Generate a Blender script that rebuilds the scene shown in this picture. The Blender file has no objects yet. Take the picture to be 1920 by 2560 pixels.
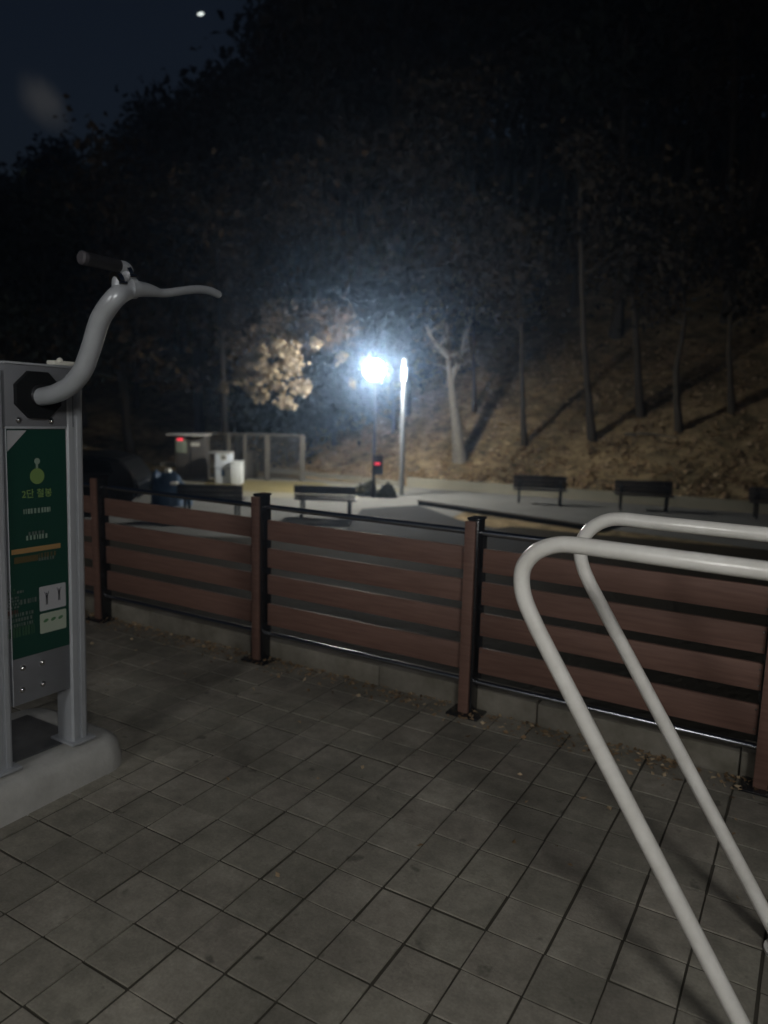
import bpy, bmesh, math, random
import numpy as np
from mathutils import Vector, Matrix
PI = math.pi
rad = math.radians
sc = bpy.context.scene
col = sc.collection
rnd = random.Random(7)
rng = np.random.default_rng(11)

# ------------------------------------------------------------------ camera
CAM_H, PITCH, ROLL, FPX = 1.74, rad(8.8), rad(1.35), 1850.0
Fv = Vector((0, math.cos(PITCH), -math.sin(PITCH)))
R0 = Vector((1, 0, 0)); U0 = Vector((0, math.sin(PITCH), math.cos(PITCH)))
Rv = R0 * math.cos(ROLL) + U0 * math.sin(ROLL)
Uv = -R0 * math.sin(ROLL) + U0 * math.cos(ROLL)
CAM = Vector((0, 0, CAM_H))
cd = bpy.data.cameras.new('camera'); cam = bpy.data.objects.new('camera', cd); col.objects.link(cam)
cd.sensor_fit = 'VERTICAL'; cd.sensor_height = 36.0; cd.sensor_width = 27.0
cd.lens = 36.0 * FPX / 2560.0
cd.clip_start = 0.05; cd.clip_end = 2000
m = Matrix(((Rv.x, Uv.x, -Fv.x), (Rv.y, Uv.y, -Fv.y), (Rv.z, Uv.z, -Fv.z))).to_4x4()
m.translation = CAM
cam.matrix_world = m
cd.dof.use_dof = True; cd.dof.focus_distance = 2.6; cd.dof.aperture_fstop = 1.8
sc.camera = cam

def ray(x, y): return Rv * ((x - 960) / FPX) - Uv * ((y - 1280) / FPX) + Fv
def at_z(x, y, z): d = ray(x, y); return CAM + d * ((z - CAM_H) / d.z)
def at_Y(x, y, Y): d = ray(x, y); return CAM + d * (Y / d.y)
def proj(p):
    q = Vector(p) - CAM; z = q.dot(Fv)
    return 960 + FPX * q.dot(Rv) / z, 1280 - FPX * q.dot(Uv) / z

# ------------------------------------------------------------------ world, fill sun, exposure
w = bpy.data.worlds.new('World'); sc.world = w; w.use_nodes = True
nt = w.node_tree; nt.nodes.clear()
N = nt.nodes.new; L = nt.links.new
out = N('ShaderNodeOutputWorld'); bg = N('ShaderNodeBackground')
sky = N('ShaderNodeTexSky'); sky.sky_type = 'NISHITA'; sky.sun_disc = False
sky.sun_elevation = rad(14); sky.sun_rotation = rad(172); sky.air_density = 1.2; sky.dust_density = 1.0; sky.ozone_density = 3
SKY = 0.0056
bg.inputs['Strength'].default_value = SKY
# a thin city-lit cloud low over the wood: a soft patch of the sky in one direction
tc = N('ShaderNodeTexCoord')
cdir = ray(108, 255).normalized()
cax = (ray(160, 330) - ray(60, 190)).normalized()
nz = N('ShaderNodeTexNoise'); nz.inputs['Scale'].default_value = 14; nz.inputs['Detail'].default_value = 5
L(tc.outputs['Generated'], nz.inputs['Vector'])
sub = N('ShaderNodeVectorMath'); sub.operation = 'SUBTRACT'; sub.inputs[1].default_value = cdir
L(tc.outputs['Generated'], sub.inputs[0])
dot = N('ShaderNodeVectorMath'); dot.operation = 'DOT_PRODUCT'; dot.inputs[1].default_value = cax; L(sub.outputs[0], dot.inputs[0])
ln = N('ShaderNodeVectorMath'); ln.operation = 'LENGTH'; L(sub.outputs[0], ln.inputs[0])
def M(op, a, b=None, clamp=False, c=None):
    n = nt.nodes.new('ShaderNodeMath'); n.operation = op; n.use_clamp = clamp
    for i, v in enumerate((a, b, c)):
        if v is None: continue
        if isinstance(v, (int, float)): n.inputs[i].default_value = v
        else: nt.links.new(v, n.inputs[i])
    return n.outputs[0]
al = M('MULTIPLY', dot.outputs['Value'], 1.0)
al2 = M('MULTIPLY', al, al)
l2 = M('MULTIPLY', ln.outputs['Value'], ln.outputs['Value'])
perp2 = M('SUBTRACT', l2, al2)
dd = M('ADD', M('DIVIDE', al2, 0.060 ** 2), M('DIVIDE', perp2, 0.021 ** 2))
dd = M('ADD', dd, M('MULTIPLY', M('SUBTRACT', nz.outputs[0], 0.5), 2.4))
msk = M('SUBTRACT', 1.0, M('MULTIPLY', dd, 0.55), clamp=True)
mskx = M('SMOOTHSTEP' if False else 'MULTIPLY', msk, msk)
mx = N('ShaderNodeMixRGB'); mx.blend_type = 'ADD'
tint = N('ShaderNodeMixRGB'); tint.blend_type = 'MULTIPLY'; tint.inputs[0].default_value = 1
L(sky.outputs[0], tint.inputs[1]); tint.inputs[2].default_value = (0.88, 0.70, 0.68, 1)
L(tint.outputs[0], mx.inputs[1]); mx.inputs[2].default_value = (7.0, 6.4, 5.4, 1)
L(M('MULTIPLY', mskx, 1.4, clamp=True), mx.inputs[0])
L(mx.outputs[0], bg.inputs[0]); L(bg.outputs[0], out.inputs[0])

sd = bpy.data.lights.new('night_fill', 'SUN'); sd.energy = 0.012; sd.angle = rad(12); sd.color = (0.75, 0.85, 1.0)  # weak wide sun added behind the camera as ambient fill
sun = bpy.data.objects.new('night_fill', sd); col.objects.link(sun); sun.location = (0, -20, 30)
sun.rotation_euler = Vector((-0.2, 0.75, -0.6)).to_track_quat('-Z', 'Y').to_euler()

vs = sc.view_settings; vs.view_transform = 'Standard'; vs.look = 'None'; vs.exposure = 0; vs.gamma = 1; vs.use_curve_mapping = False
sc.cycles.volume_bounces = 0; sc.cycles.max_bounces = 6; sc.cycles.diffuse_bounces = 2
sc.cycles.sample_clamp_indirect = 3.0
sc.cycles.volume_step_rate = 4

# ------------------------------------------------------------------ pad frame (fence and paving run 30.6 degrees off the view)
TH = rad(-30.6)
E1 = Vector((math.cos(TH), math.sin(TH), 0)); E2 = Vector((-E1.y, E1.x, 0))
def W(s, t, z=0): return E1 * s + E2 * t + Vector((0, 0, z))
def loc(p): return p.dot(E1), p.dot(E2), p.z
def on_s(x, y, s0): d = ray(x, y); k = s0 / d.dot(E1); return loc(CAM + d * k)
def on_t(x, y, t0): d = ray(x, y); k = t0 / d.dot(E2); return loc(CAM + d * k)
ZP = -1.2   # level of the lower plaza

# ------------------------------------------------------------------ materials
def mat(name, color, rough=0.6, metal=0.0, spec=0.5, noise=None, bump=None, emit=None, coat=0.0, island=None):
    """noise=(scale, amount, color2[, detail]) mottles the colour; bump=(scale, strength, distance)."""
    mt = bpy.data.materials.new(name); mt.use_nodes = True
    n = mt.node_tree.nodes; l = mt.node_tree.links; b = n['Principled BSDF']
    b.inputs['Roughness'].default_value = rough; b.inputs['Metallic'].default_value = metal
    b.inputs['Specular IOR Level'].default_value = spec; b.inputs['Coat Weight'].default_value = coat
    c = (*color, 1); b.inputs['Base Color'].default_value = c
    tcn = n.new('ShaderNodeTexCoord'); last = None
    if noise:
        t = n.new('ShaderNodeTexNoise'); t.inputs['Scale'].default_value = noise[0]; t.inputs['Detail'].default_value = noise[3] if len(noise) > 3 else 6
        t.inputs['Roughness'].default_value = 0.65
        l.new(tcn.outputs['Object'], t.inputs['Vector'])
        r = n.new('ShaderNodeValToRGB'); r.color_ramp.elements[0].position = 0.5 - noise[1]; r.color_ramp.elements[1].position = 0.5 + noise[1]
        r.color_ramp.elements[0].color = c; r.color_ramp.elements[1].color = (*noise[2], 1)
        l.new(t.outputs['Fac'], r.inputs[0]); l.new(r.outputs[0], b.inputs['Base Color']); last = r.outputs[0]
        rr = n.new('ShaderNodeMapRange'); rr.inputs[3].default_value = rough * 0.8; rr.inputs[4].default_value = min(1, rough * 1.25)
        l.new(t.outputs['Fac'], rr.inputs[0]); l.new(rr.outputs[0], b.inputs['Roughness'])
    if island:
        g = n.new('ShaderNodeNewGeometry'); r = n.new('ShaderNodeValToRGB'); l.new(g.outputs['Random Per Island'], r.inputs[0])
        r.color_ramp.elements[0].color = (*island[0], 1); r.color_ramp.elements[1].color = (*island[-1], 1)
        for i, cc in enumerate(island[1:-1]):
            e = r.color_ramp.elements.new((i + 1) / (len(island) - 1)); e.color = (*cc, 1)
        l.new(r.outputs[0], b.inputs['Base Color'])
    if bump:
        t = n.new('ShaderNodeTexNoise'); t.inputs['Scale'].default_value = bump[0]; t.inputs['Detail'].default_value = 6
        l.new(tcn.outputs['Object'], t.inputs['Vector'])
        bp = n.new('ShaderNodeBump'); bp.inputs['Strength'].default_value = bump[1]; bp.inputs['Distance'].default_value = bump[2]
        l.new(t.outputs['Fac'], bp.inputs['Height']); l.new(bp.outputs[0], b.inputs['Normal'])
    if emit:
        b.inputs['Emission Color'].default_value = (*emit[0], 1); b.inputs['Emission Strength'].default_value = emit[1]
    return mt

def leafmat(name, cols, trans=0.25):
    mt = mat(name, cols[0], rough=0.75, spec=0.2, island=cols)
    b = mt.node_tree.nodes['Principled BSDF']
    b.inputs['Transmission Weight'].default_value = 0.0
    b.inputs['Subsurface Weight'].default_value = 0.0
    n = mt.node_tree.nodes; l = mt.node_tree.links
    o = n['Material Output']; tr = n.new('ShaderNodeBsdfTranslucent'); mxs = n.new('ShaderNodeMixShader'); mxs.inputs[0].default_value = trans
    src = b.inputs['Base Color'].links[0].from_socket
    l.new(src, tr.inputs[0]); l.new(b.outputs[0], mxs.inputs[1]); l.new(tr.outputs[0], mxs.inputs[2]); l.new(mxs.outputs[0], o.inputs[0])
    return mt

def tile_mat():
    mt = bpy.data.materials.new('paver_concrete'); mt.use_nodes = True
    n = mt.node_tree.nodes; l = mt.node_tree.links; b = n['Principled BSDF']; b.inputs['Roughness'].default_value = 0.85; b.inputs['Specular IOR Level'].default_value = 0.25
    g = n.new('ShaderNodeNewGeometry'); tcn = n.new('ShaderNodeTexCoord')
    r = n.new('ShaderNodeValToRGB'); l.new(g.outputs['Random Per Island'], r.inputs[0])
    e = r.color_ramp.elements; e[0].color = (.235, .221, .184, 1); e[1].color = (.305, .286, .240, 1)
    k = e.new(.45); k.color = (.262, .248, .205, 1); k = e.new(.7); k.color = (.275, .254, .214, 1)
    def noise(sc_, det=5, rg=.6):
        t = n.new('ShaderNodeTexNoise'); t.inputs['Scale'].default_value = sc_; t.inputs['Detail'].default_value = det; t.inputs['Roughness'].default_value = rg
        l.new(tcn.outputs['Object'], t.inputs['Vector']); return t.outputs['Fac']
    def rng_(src, a, b_, c_, d):
        t = n.new('ShaderNodeMapRange'); l.new(src, t.inputs[0])
        for i, v in enumerate((a, b_, c_, d)): t.inputs[i + 1].default_value = v
        return t.outputs[0]
    cur = r.outputs[0]
    for s_, a, b_, c_, d in ((1.6, .35, .65, .68, 1.18), (6, .3, .7, .80, 1.15), (17, .3, .7, .84, 1.12), (90, .3, .7, .85, 1.1)):
        mm = n.new('ShaderNodeVectorMath'); mm.operation = 'SCALE'; l.new(cur, mm.inputs[0]); l.new(rng_(noise(s_), a, b_, c_, d), mm.inputs['Scale']); cur = mm.outputs[0]
    # dark spots of old gum and damp
    v = n.new('ShaderNodeTexNoise'); v.inputs['Scale'].default_value = 9; v.inputs['Detail'].default_value = 3; l.new(tcn.outputs['Object'], v.inputs['Vector'])
    mm = n.new('ShaderNodeVectorMath'); mm.operation = 'SCALE'; l.new(cur, mm.inputs[0]); l.new(rng_(v.outputs['Fac'], .66, .73, 1, .55), mm.inputs['Scale']); cur = mm.outputs[0]
    l.new(cur, b.inputs['Base Color'])
    bp = n.new('ShaderNodeBump'); bp.inputs['Strength'].default_value = .5; bp.inputs['Distance'].default_value = .004; l.new(noise(60, 8, .7), bp.inputs['Height']); l.new(bp.outputs[0], b.inputs['Normal'])
    return mt

MT = dict(
    tile=tile_mat(),
    joint=mat('joint_sand', (.048, .043, .032), .95, noise=(20, .2, (.05, .045, .033)), bump=(80, .5, .004)),
    litter=leafmat('leaf_litter', [(.12, .075, .04), (.34, .24, .14), (.22, .145, .08), (.52, .41, .27)], .1),
    concrete=mat('kerb_concrete', (.24, .225, .19), .9, spec=.2, noise=(5, .2, (.12, .11, .085)), bump=(45, .5, .005)),
    wood=None,
    black=mat('black_steel', (.012, .012, .013), .2, metal=0.0, spec=.6, noise=(30, .3, (.02, .02, .022))),
    rail=mat('dark_rail_steel', (.42, .44, .48), .26, metal=1.0),
    gripend_lit=mat('grip_end_lit', (.05, .047, .055), .6),  # light on the grip end is put into this paler tone
    griprub=mat('grip_rubber', (.014, .014, .016), .5),
    blackmatte=mat('black_plastic', (.006, .007, .008), .6, spec=.15, noise=(25, .3, (.010, .011, .012))),
    white=mat('white_enamel', (.79, .785, .75), .28, spec=.5, coat=.3, noise=(9, .16, (.64, .63, .59), 10), bump=(120, .06, .001)),
    alu=mat('grey_enamel', (.41, .435, .465), .34, metal=.2, spec=.5, noise=(9, .3, (.33, .35, .375)), bump=(150, .08, .001)),
    plate=mat('panel_grey', (.20, .21, .23), .42, metal=.2, noise=(5, .3, (.165, .172, .188))),
    chrome=mat('polished_steel', (.62, .62, .62), .12, metal=1.0),
    basec=mat('painted_concrete', (.48, .48, .46), .8, spec=.3, noise=(6, .25, (.33, .33, .31)), bump=(50, .4, .006)),
    baseplate=mat('dull_steel_plate', (.11, .115, .12), .5, metal=.3, noise=(12, .25, (.07, .072, .075))),
    green=mat('board_green', (.010, .046, .034), .3, spec=.4),
    limegreen=mat('board_lime', (.15, .24, .075), .5),
    paleg=mat('board_pale_green', (.20, .27, .22), .5),
    dimg=mat('board_dim_green', (.03, .075, .04), .5),
    dimw=mat('board_grey_ink', (.09, .11, .10), .5),
    orange=mat('board_orange', (.30, .185, .075), .5),
    brown=mat('board_brown', (.075, .06, .025), .5),
    inkred=mat('board_red_brown', (.07, .03, .022), .5),
    bwhite=mat('board_white', (.36, .37, .39), .5),
    bcream=mat('board_cream', (.32, .37, .30), .5),
    ink=mat('board_ink', (.03, .03, .035), .5),
    grn2=mat('board_mark_green', (.07, .17, .08), .5),
    ground=None,
    benchdark=mat('bench_dark_wood', (.014, .013, .013), .5, noise=(12, .3, (.035, .03, .028))),
    pole=mat('galvanised_steel', (.24, .25, .25), .42, metal=.4, noise=(4, .3, (.18, .19, .19))),
    darkpole=mat('dark_pole', (.02, .022, .026), .5),
    globe=mat('lamp_globe_lit', (.9, .9, .9), .5, emit=((1.0, .97, .89), 470)),
    diff=mat('column_diffuser_lit', (.9, .9, .9), .5, emit=((.90, .95, 1.0), 1.3)),
    red=mat('red_led', (.3, .02, .03), .5, emit=((1, .05, .09), 1.6)),
    bark=mat('bark_grey', (.20, .185, .155), .9, spec=.15, noise=(7, .22, (.10, .09, .072)), bump=(16, 1.0, .03)),
    barkd=mat('bark_dark', (.065, .056, .045), .9, spec=.1, noise=(6, .25, (.035, .03, .024)), bump=(14, 1.0, .03)),
    barkblack=mat('bark_black', (.035, .031, .026), .95, spec=.08, noise=(6, .25, (.02, .018, .015)), bump=(14, 1.0, .03)),
    leaf_autumn=leafmat('leaves_autumn', [(.04, .027, .012), (.06, .042, .02), (.05, .034, .016), (.075, .052, .026)], .3),
    leaf_lit=leafmat('leaves_lit', [(.30, .24, .16), (.45, .37, .25), (.36, .29, .19), (.50, .42, .30)], .3),  # lit leaf copy: lamplight on the drooping branch put into its colour
    leaf_dark=leafmat('leaves_dark', [(.016, .012, .006), (.026, .018, .009), (.014, .012, .006), (.030, .019, .009)], .2),
    leaf_ever=leafmat('leaves_evergreen', [(.007, .010, .008), (.012, .016, .011), (.009, .012, .009)], .15),
    shrub=leafmat('shrub_leaves', [(.025, .03, .018), (.05, .05, .03), (.035, .035, .02)], .15),
    cab=mat('cabinet_brown_grey', (.10, .092, .082), .6, noise=(5, .3, (.07, .064, .057))),
    cabroof=mat('cabinet_roof', (.55, .55, .53), .5),
    notice=mat('notice_paper', (.62, .62, .56), .6),
    palesign=mat('pale_green_sign', (.26, .30, .23), .6),
    bluewhite=mat('white_cabinet', (.80, .86, .93), .5, noise=(5, .3, (.72, .78, .86))),
    whitebox=mat('white_box', (.88, .92, .92), .5, noise=(4, .3, (.8, .84, .84))),
    navy=mat('blue_print', (.06, .12, .22), .5),
    tarp=mat('blue_tarp', (.035, .08, .16), .5, noise=(6, .2, (.06, .12, .2)), bump=(9, .8, .04)),
    meshwire=mat('mesh_wire', (.07, .065, .055), .6),
    meshpost=mat('mesh_post', (.13, .12, .10), .6, noise=(5, .3, (.09, .083, .07))),
    carpaint=mat('dark_car_paint', (.008, .009, .011), .28, coat=.5),
    glass=mat('dark_car_glass', (.01, .012, .014), .08, spec=.6),
    rubber=mat('rubber', (.015, .015, .015), .85),
    slab=mat('plaza_concrete', (.21, .21, .20), .95, spec=.12, noise=(1.2, .3, (.15, .15, .145)), bump=(20, .4, .01)),
    path=mat('path_concrete', (.30, .285, .225), .9, spec=.2, noise=(1.0, .3, (.2, .19, .15)), bump=(18, .5, .01)),
    darkground=mat('dark_ground', (.030, .026, .018), .95, spec=.1, noise=(2, .3, (.055, .045, .03)), bump=(10, 1, .05)),
    drygrass=mat('dry_grass', (.30, .25, .12), .95, spec=.1, noise=(3, .25, (.2, .17, .08)), bump=(30, 1, .04)),
    asphalt=mat('asphalt', (.026, .027, .029), .95, spec=.12, noise=(1.5, .3, (.055, .055, .055)), bump=(60, .6, .01)),
    moon=mat('moon_lit', (.8, .8, .8), .9, emit=((.92, 1.0, .96), 2.2)),
)
def wood_mat():
    mt = mat('red_brown_board', (.140, .074, .056), .6, spec=.3)
    n = mt.node_tree.nodes; l = mt.node_tree.links; b = n['Principled BSDF']
    tcn = n.new('ShaderNodeTexCoord'); mp = n.new('ShaderNodeMapping'); mp.inputs['Scale'].default_value = (1.5, 20, 20)
    l.new(tcn.outputs['Object'], mp.inputs[0])
    t = n.new('ShaderNodeTexNoise'); t.inputs['Scale'].default_value = 3; t.inputs['Detail'].default_value = 8; l.new(mp.outputs[0], t.inputs['Vector'])
    r = n.new('ShaderNodeValToRGB'); r.color_ramp.elements[0].position = .36; r.color_ramp.elements[1].position = .64
    r.color_ramp.elements[0].color = (.160, .090, .070, 1); r.color_ramp.elements[1].color = (.205, .118, .092, 1)
    l.new(t.outputs['Fac'], r.inputs[0])
    g = n.new('ShaderNodeNewGeometry')
    mr = n.new('ShaderNodeMapRange'); mr.inputs[3].default_value = .8; mr.inputs[4].default_value = 1.15; l.new(g.outputs['Random Per Island'], mr.inputs[0])
    vm = n.new('ShaderNodeVectorMath'); vm.operation = 'SCALE'; l.new(r.outputs[0], vm.inputs[0]); l.new(mr.outputs[0], vm.inputs['Scale'])
    l.new(vm.outputs[0], b.inputs['Base Color'])
    bp = n.new('ShaderNodeBump'); bp.inputs['Strength'].default_value = .35; bp.inputs['Distance'].default_value = .003
    l.new(t.outputs['Fac'], bp.inputs['Height']); l.new(bp.outputs[0], b.inputs['Normal'])
    return mt
MT['wood'] = wood_mat()
def ground_mat():
    mt = mat('hillside_soil', (.10, .07, .04), .95, spec=.1)
    n = mt.node_tree.nodes; l = mt.node_tree.links; b = n['Principled BSDF']; tcn = n.new('ShaderNodeTexCoord')
    def nz_(s_, d=6):
        t = n.new('ShaderNodeTexNoise'); t.inputs['Scale'].default_value = s_; t.inputs['Detail'].default_value = d; t.inputs['Roughness'].default_value = .7
        l.new(tcn.outputs['Object'], t.inputs['Vector']); return t.outputs['Fac']
    a = n.new('ShaderNodeValToRGB'); l.new(nz_(2.2), a.inputs[0]); e = a.color_ramp.elements
    e[0].position = .34; e[0].color = (.10, .078, .045, 1); e[1].position = .66; e[1].color = (.46, .375, .245, 1); k = e.new(.5); k.color = (.32, .25, .155, 1)
    c = n.new('ShaderNodeValToRGB'); l.new(nz_(.5, 3), c.inputs[0]); e = c.color_ramp.elements
    e[0].position = .4; e[0].color = (.55, .55, .5, 1); e[1].position = .6; e[1].color = (1.15, 1.1, 1, 1)
    mm = n.new('ShaderNodeMixRGB'); mm.blend_type = 'MULTIPLY'; mm.inputs[0].default_value = 1; l.new(a.outputs[0], mm.inputs[1]); l.new(c.outputs[0], mm.inputs[2])
    l.new(mm.outputs[0], b.inputs['Base Color'])
    bp = n.new('ShaderNodeBump'); bp.inputs['Strength'].default_value = 1; bp.inputs['Distance'].default_value = .08; l.new(nz_(7), bp.inputs['Height']); l.new(bp.outputs[0], b.inputs['Normal'])
    return mt
MT['ground'] = ground_mat()

# ------------------------------------------------------------------ mesh helpers
class MB:
    def __init__(s): s.bm = bmesh.new()
    def box(s, c, size, bev=0.0, rot=None):
        r = bmesh.ops.create_cube(s.bm, size=1.0); vs_ = r['verts']
        bmesh.ops.scale(s.bm, vec=size, verts=vs_)
        if bev:
            es = list({e for v in vs_ for e in v.link_edges})
            rr = bmesh.ops.bevel(s.bm, geom=es, offset=bev, segments=2, profile=.5, affect='EDGES')
            vs_ = list({v for f in rr['faces'] for v in f.verts} | {v for v in vs_ if v.is_valid})
        if rot is not None: bmesh.ops.transform(s.bm, matrix=rot.to_4x4(), verts=vs_)
        bmesh.ops.translate(s.bm, vec=c, verts=vs_); return s
    def rng(s, a, b, bev=0.0):
        return s.box([(a[i] + b[i]) / 2 for i in range(3)], [abs(b[i] - a[i]) for i in range(3)], bev)
    def tube(s, pts, r, seg=16, cap=True):
        pts = [Vector(p) for p in pts]; n = len(pts)
        rs = r if isinstance(r, (list, tuple)) else [r] * n
        rings = []; up = None
        for i, p in enumerate(pts):
            d = (pts[min(i + 1, n - 1)] - pts[max(i - 1, 0)]).normalized()
            if up is None: up = d.orthogonal().normalized()
            up = (up - d * up.dot(d)).normalized(); sd_ = d.cross(up)
            rings.append([s.bm.verts.new(p + (up * math.cos(2 * PI * k / seg) + sd_ * math.sin(2 * PI * k / seg)) * rs[i]) for k in range(seg)])
        for a, b in zip(rings, rings[1:]):
            for k in range(seg): s.bm.faces.new((a[k], a[(k + 1) % seg], b[(k + 1) % seg], b[k]))
        if cap:
            s.bm.faces.new(rings[0][::-1]); s.bm.faces.new(rings[-1])
        return s
    def prism(s, poly, d):      # poly: 3-D points of one face, d: extrusion vector
        a = [s.bm.verts.new(p) for p in poly]; b = [s.bm.verts.new(Vector(p) + Vector(d)) for p in poly]; n = len(a)
        s.bm.faces.new(a[::-1]); s.bm.faces.new(b)
        for k in range(n): s.bm.faces.new((a[k], a[(k + 1) % n], b[(k + 1) % n], b[k]))
        return s
    def ball(s, c, r, seg=20, sc_=(1, 1, 1)):
        rr = bmesh.ops.create_uvsphere(s.bm, u_segments=seg, v_segments=seg // 2, radius=r)
        bmesh.ops.scale(s.bm, vec=sc_, verts=rr['verts']); bmesh.ops.translate(s.bm, vec=c, verts=rr['verts']); return s
    def quad(s, pts):
        s.bm.faces.new([s.bm.verts.new(p) for p in pts]); return s
    def build(s, name, m_, parent=None, off=(0, 0, 0), smooth=True):
        bmesh.ops.recalc_face_normals(s.bm, faces=s.bm.faces)
        if any(off): bmesh.ops.translate(s.bm, vec=[-v for v in off], verts=s.bm.verts)
        me = bpy.data.meshes.new(name); s.bm.to_mesh(me); s.bm.free()
        if smooth:
            for p in me.polygons: p.use_smooth = True
            me.set_sharp_from_angle(angle=rad(35))
        me.materials.append(m_ if not isinstance(m_, str) else MT[m_])
        o = bpy.data.objects.new(name, me); col.objects.link(o)
        if parent: o.parent = parent
        return o

def spline(pts, n=8):
    pts = [Vector(p) for p in pts]; P = [pts[0] * 2 - pts[1]] + pts + [pts[-1] * 2 - pts[-2]]; o = []
    for i in range(1, len(P) - 2):
        for k in range(n):
            t = k / n; a, b, c, d = P[i - 1], P[i], P[i + 1], P[i + 2]
            o.append(.5 * ((2 * b) + (c - a) * t + (2 * a - 5 * b + 4 * c - d) * t * t + (3 * b - a - 3 * c + d) * t ** 3))
    o.append(pts[-1]); return o

def thing(name, label, cat, at=(0, 0, 0), rz=0, group=None):
    o = bpy.data.objects.new(name, None); col.objects.link(o); o.empty_display_size = .2
    o.location = at; o.rotation_euler = (0, 0, rz); o['label'] = label; o['category'] = cat
    if group: o['group'] = group
    return o
def struct(o, kind='structure'): o['kind'] = kind; return o
def copy_tree(o, parent=None):
    c = o.copy(); col.objects.link(c)
    if parent: c.parent = parent
    for ch in list(o.children): copy_tree(ch, c)
    return c

def raw_mesh(name, V, Fc, m_, parent=None, smooth=False):
    me = bpy.data.meshes.new(name); V = np.asarray(V, dtype=np.float32); Fc = np.asarray(Fc, dtype=np.int32)
    me.vertices.add(len(V)); me.vertices.foreach_set('co', V.ravel())
    k = Fc.shape[1]; me.loops.add(Fc.size); me.loops.foreach_set('vertex_index', Fc.ravel())
    me.polygons.add(len(Fc)); me.polygons.foreach_set('loop_start', np.arange(0, Fc.size, k, dtype=np.int32)); me.polygons.foreach_set('loop_total', np.full(len(Fc), k, dtype=np.int32))
    me.polygons.foreach_set('use_smooth', np.full(len(Fc), bool(smooth)))
    me.update(calc_edges=True); me.validate()
    me.materials.append(MT[m_] if isinstance(m_, str) else m_)
    o = bpy.data.objects.new(name, me); col.objects.link(o)
    if parent: o.parent = parent
    return o

def leaf_quads(C, size, flat=0.0):
    """folded little leaf pairs: one bent quad of random orientation for every centre."""
    C = np.asarray(C); n = len(C)
    a = rng.normal(size=(n, 3)); a[:, 2] *= (1 - flat); a /= np.linalg.norm(a, axis=1)[:, None]
    b = rng.normal(size=(n, 3)); b[:, 2] *= (1 - flat); b -= (b * a).sum(1)[:, None] * a; b /= np.linalg.norm(b, axis=1)[:, None]
    c = np.cross(a, b)
    sz = np.asarray(size) * rng.uniform(.55, 1.25, n)
    A = a * sz[:, None]; B = b * (sz * .62)[:, None]; Cc = c * (sz * .22)[:, None]
    V = np.stack([C - A, C + B + Cc, C + A, C - B + Cc], 1).reshape(-1, 3)
    return V, np.arange(4 * n).reshape(-1, 4)

# ------------------------------------------------------------------ terrain
def foot(x):
    if x > 0.6: return 24.9 - 0.44 * (x - .6) if x < 22 else 15.5
    if x > -6: return 24.9 + (0.6 - x) * 0.75
    return 29.9
def hill(x, y):
    d = y - foot(x)
    if x > 14: d = max(d, 0)
    if d <= 0: return ZP
    k = .27 + .24 / (1 + math.exp(-(x + 7) / 4))
    d2 = d * d / (d + 1.6)
    z = ZP + k * d2 + .35 * math.sin(x * .31 + 1) * math.sin(y * .23) * min(1, d / 8)
    return min(z, ZP + 26 + .1 * d2 * k)
def hit_terrain(px, py, d0=14, d1=150):
    r = ray(px, py); r = r / r.y; Y = d0
    while Y < d1:
        p = CAM + r * Y
        if p.z <= hill(p.x, p.y): return p
        Y += .05
    return CAM + r * d1

def axis(a, b, fine0, fine1, fs, cs):
    v = []; x = a
    while x < b:
        v.append(x); x += fs if fine0 <= x < fine1 else cs
    v.append(b); return v
xs = axis(-170, 170, -16, 24, .45, 3.0); ys = axis(-90, 170, 10, 46, .45, 3.0)
V = []; nx = len(xs)
for y in ys:
    for x in xs:
        z = hill(x, y); d = y - foot(x)
        if d > .5: z += rnd.uniform(-.05, .07)
        V.append((x, y, z - .004))
Fq = [(j * nx + i, j * nx + i + 1, (j + 1) * nx + i + 1, (j + 1) * nx + i) for j in range(len(ys) - 1) for i in range(nx - 1)]
struct(raw_mesh('ground', V, Fq, 'ground', smooth=True))

# plaza surfaces laid in thin sheets
def sheet(name, pix, z, m_, pts=None):
    P = pts if pts else [at_z(x, y, z) for x, y in pix]
    b = MB(); b.bm.faces.new([b.bm.verts.new((p[0], p[1], z)) for p in P]); return struct(b.build(name, m_, smooth=False))
sheet('plaza', None, ZP + .004, 'slab', pts=[(-14, 15.2), (-6, 15.0), (.4, 15.2), (2.2, 19.5), (9, 14.2), (15, 12.0), (21, 15.5), (12, 19.6), (6.4, 22.1), (.8, 24.6), (-3, 26.3), (-7.5, 27.5), (-14, 26)])
sheet('asphalt_road', [(905, 1272), (1045, 1262), (1150, 1300), (1330, 1345), (1300, 1420), (1000, 1380), (860, 1330)], ZP + .008, 'asphalt')
sheet('near_ground', None, ZP + .003, 'darkground', pts=[(-14, 3), (9, -6), (16, 2), (21, 15.5), (15, 14.5), (9, 14.6), (3, 17.2), (.4, 15.3), (-6, 15.1), (-14, 15.3)])  # one dark tone over the ground between terrace and plaza
sheet('dry_grass', None, ZP + .014, 'drygrass', pts=[(-5.5, 22.6), (-2.6, 22.2), (-1.3, 23.2), (-2.2, 25.2), (-6.2, 25.4)])
sheet('path', None, ZP + .009, 'path', pts=[(-13, 22.5), (-3.2, 21.2), (-1.2, 21.2), (.2, 22.6), (.9, 24.0), (-3, 25.8), (-8, 26.2), (-13, 25)])

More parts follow.
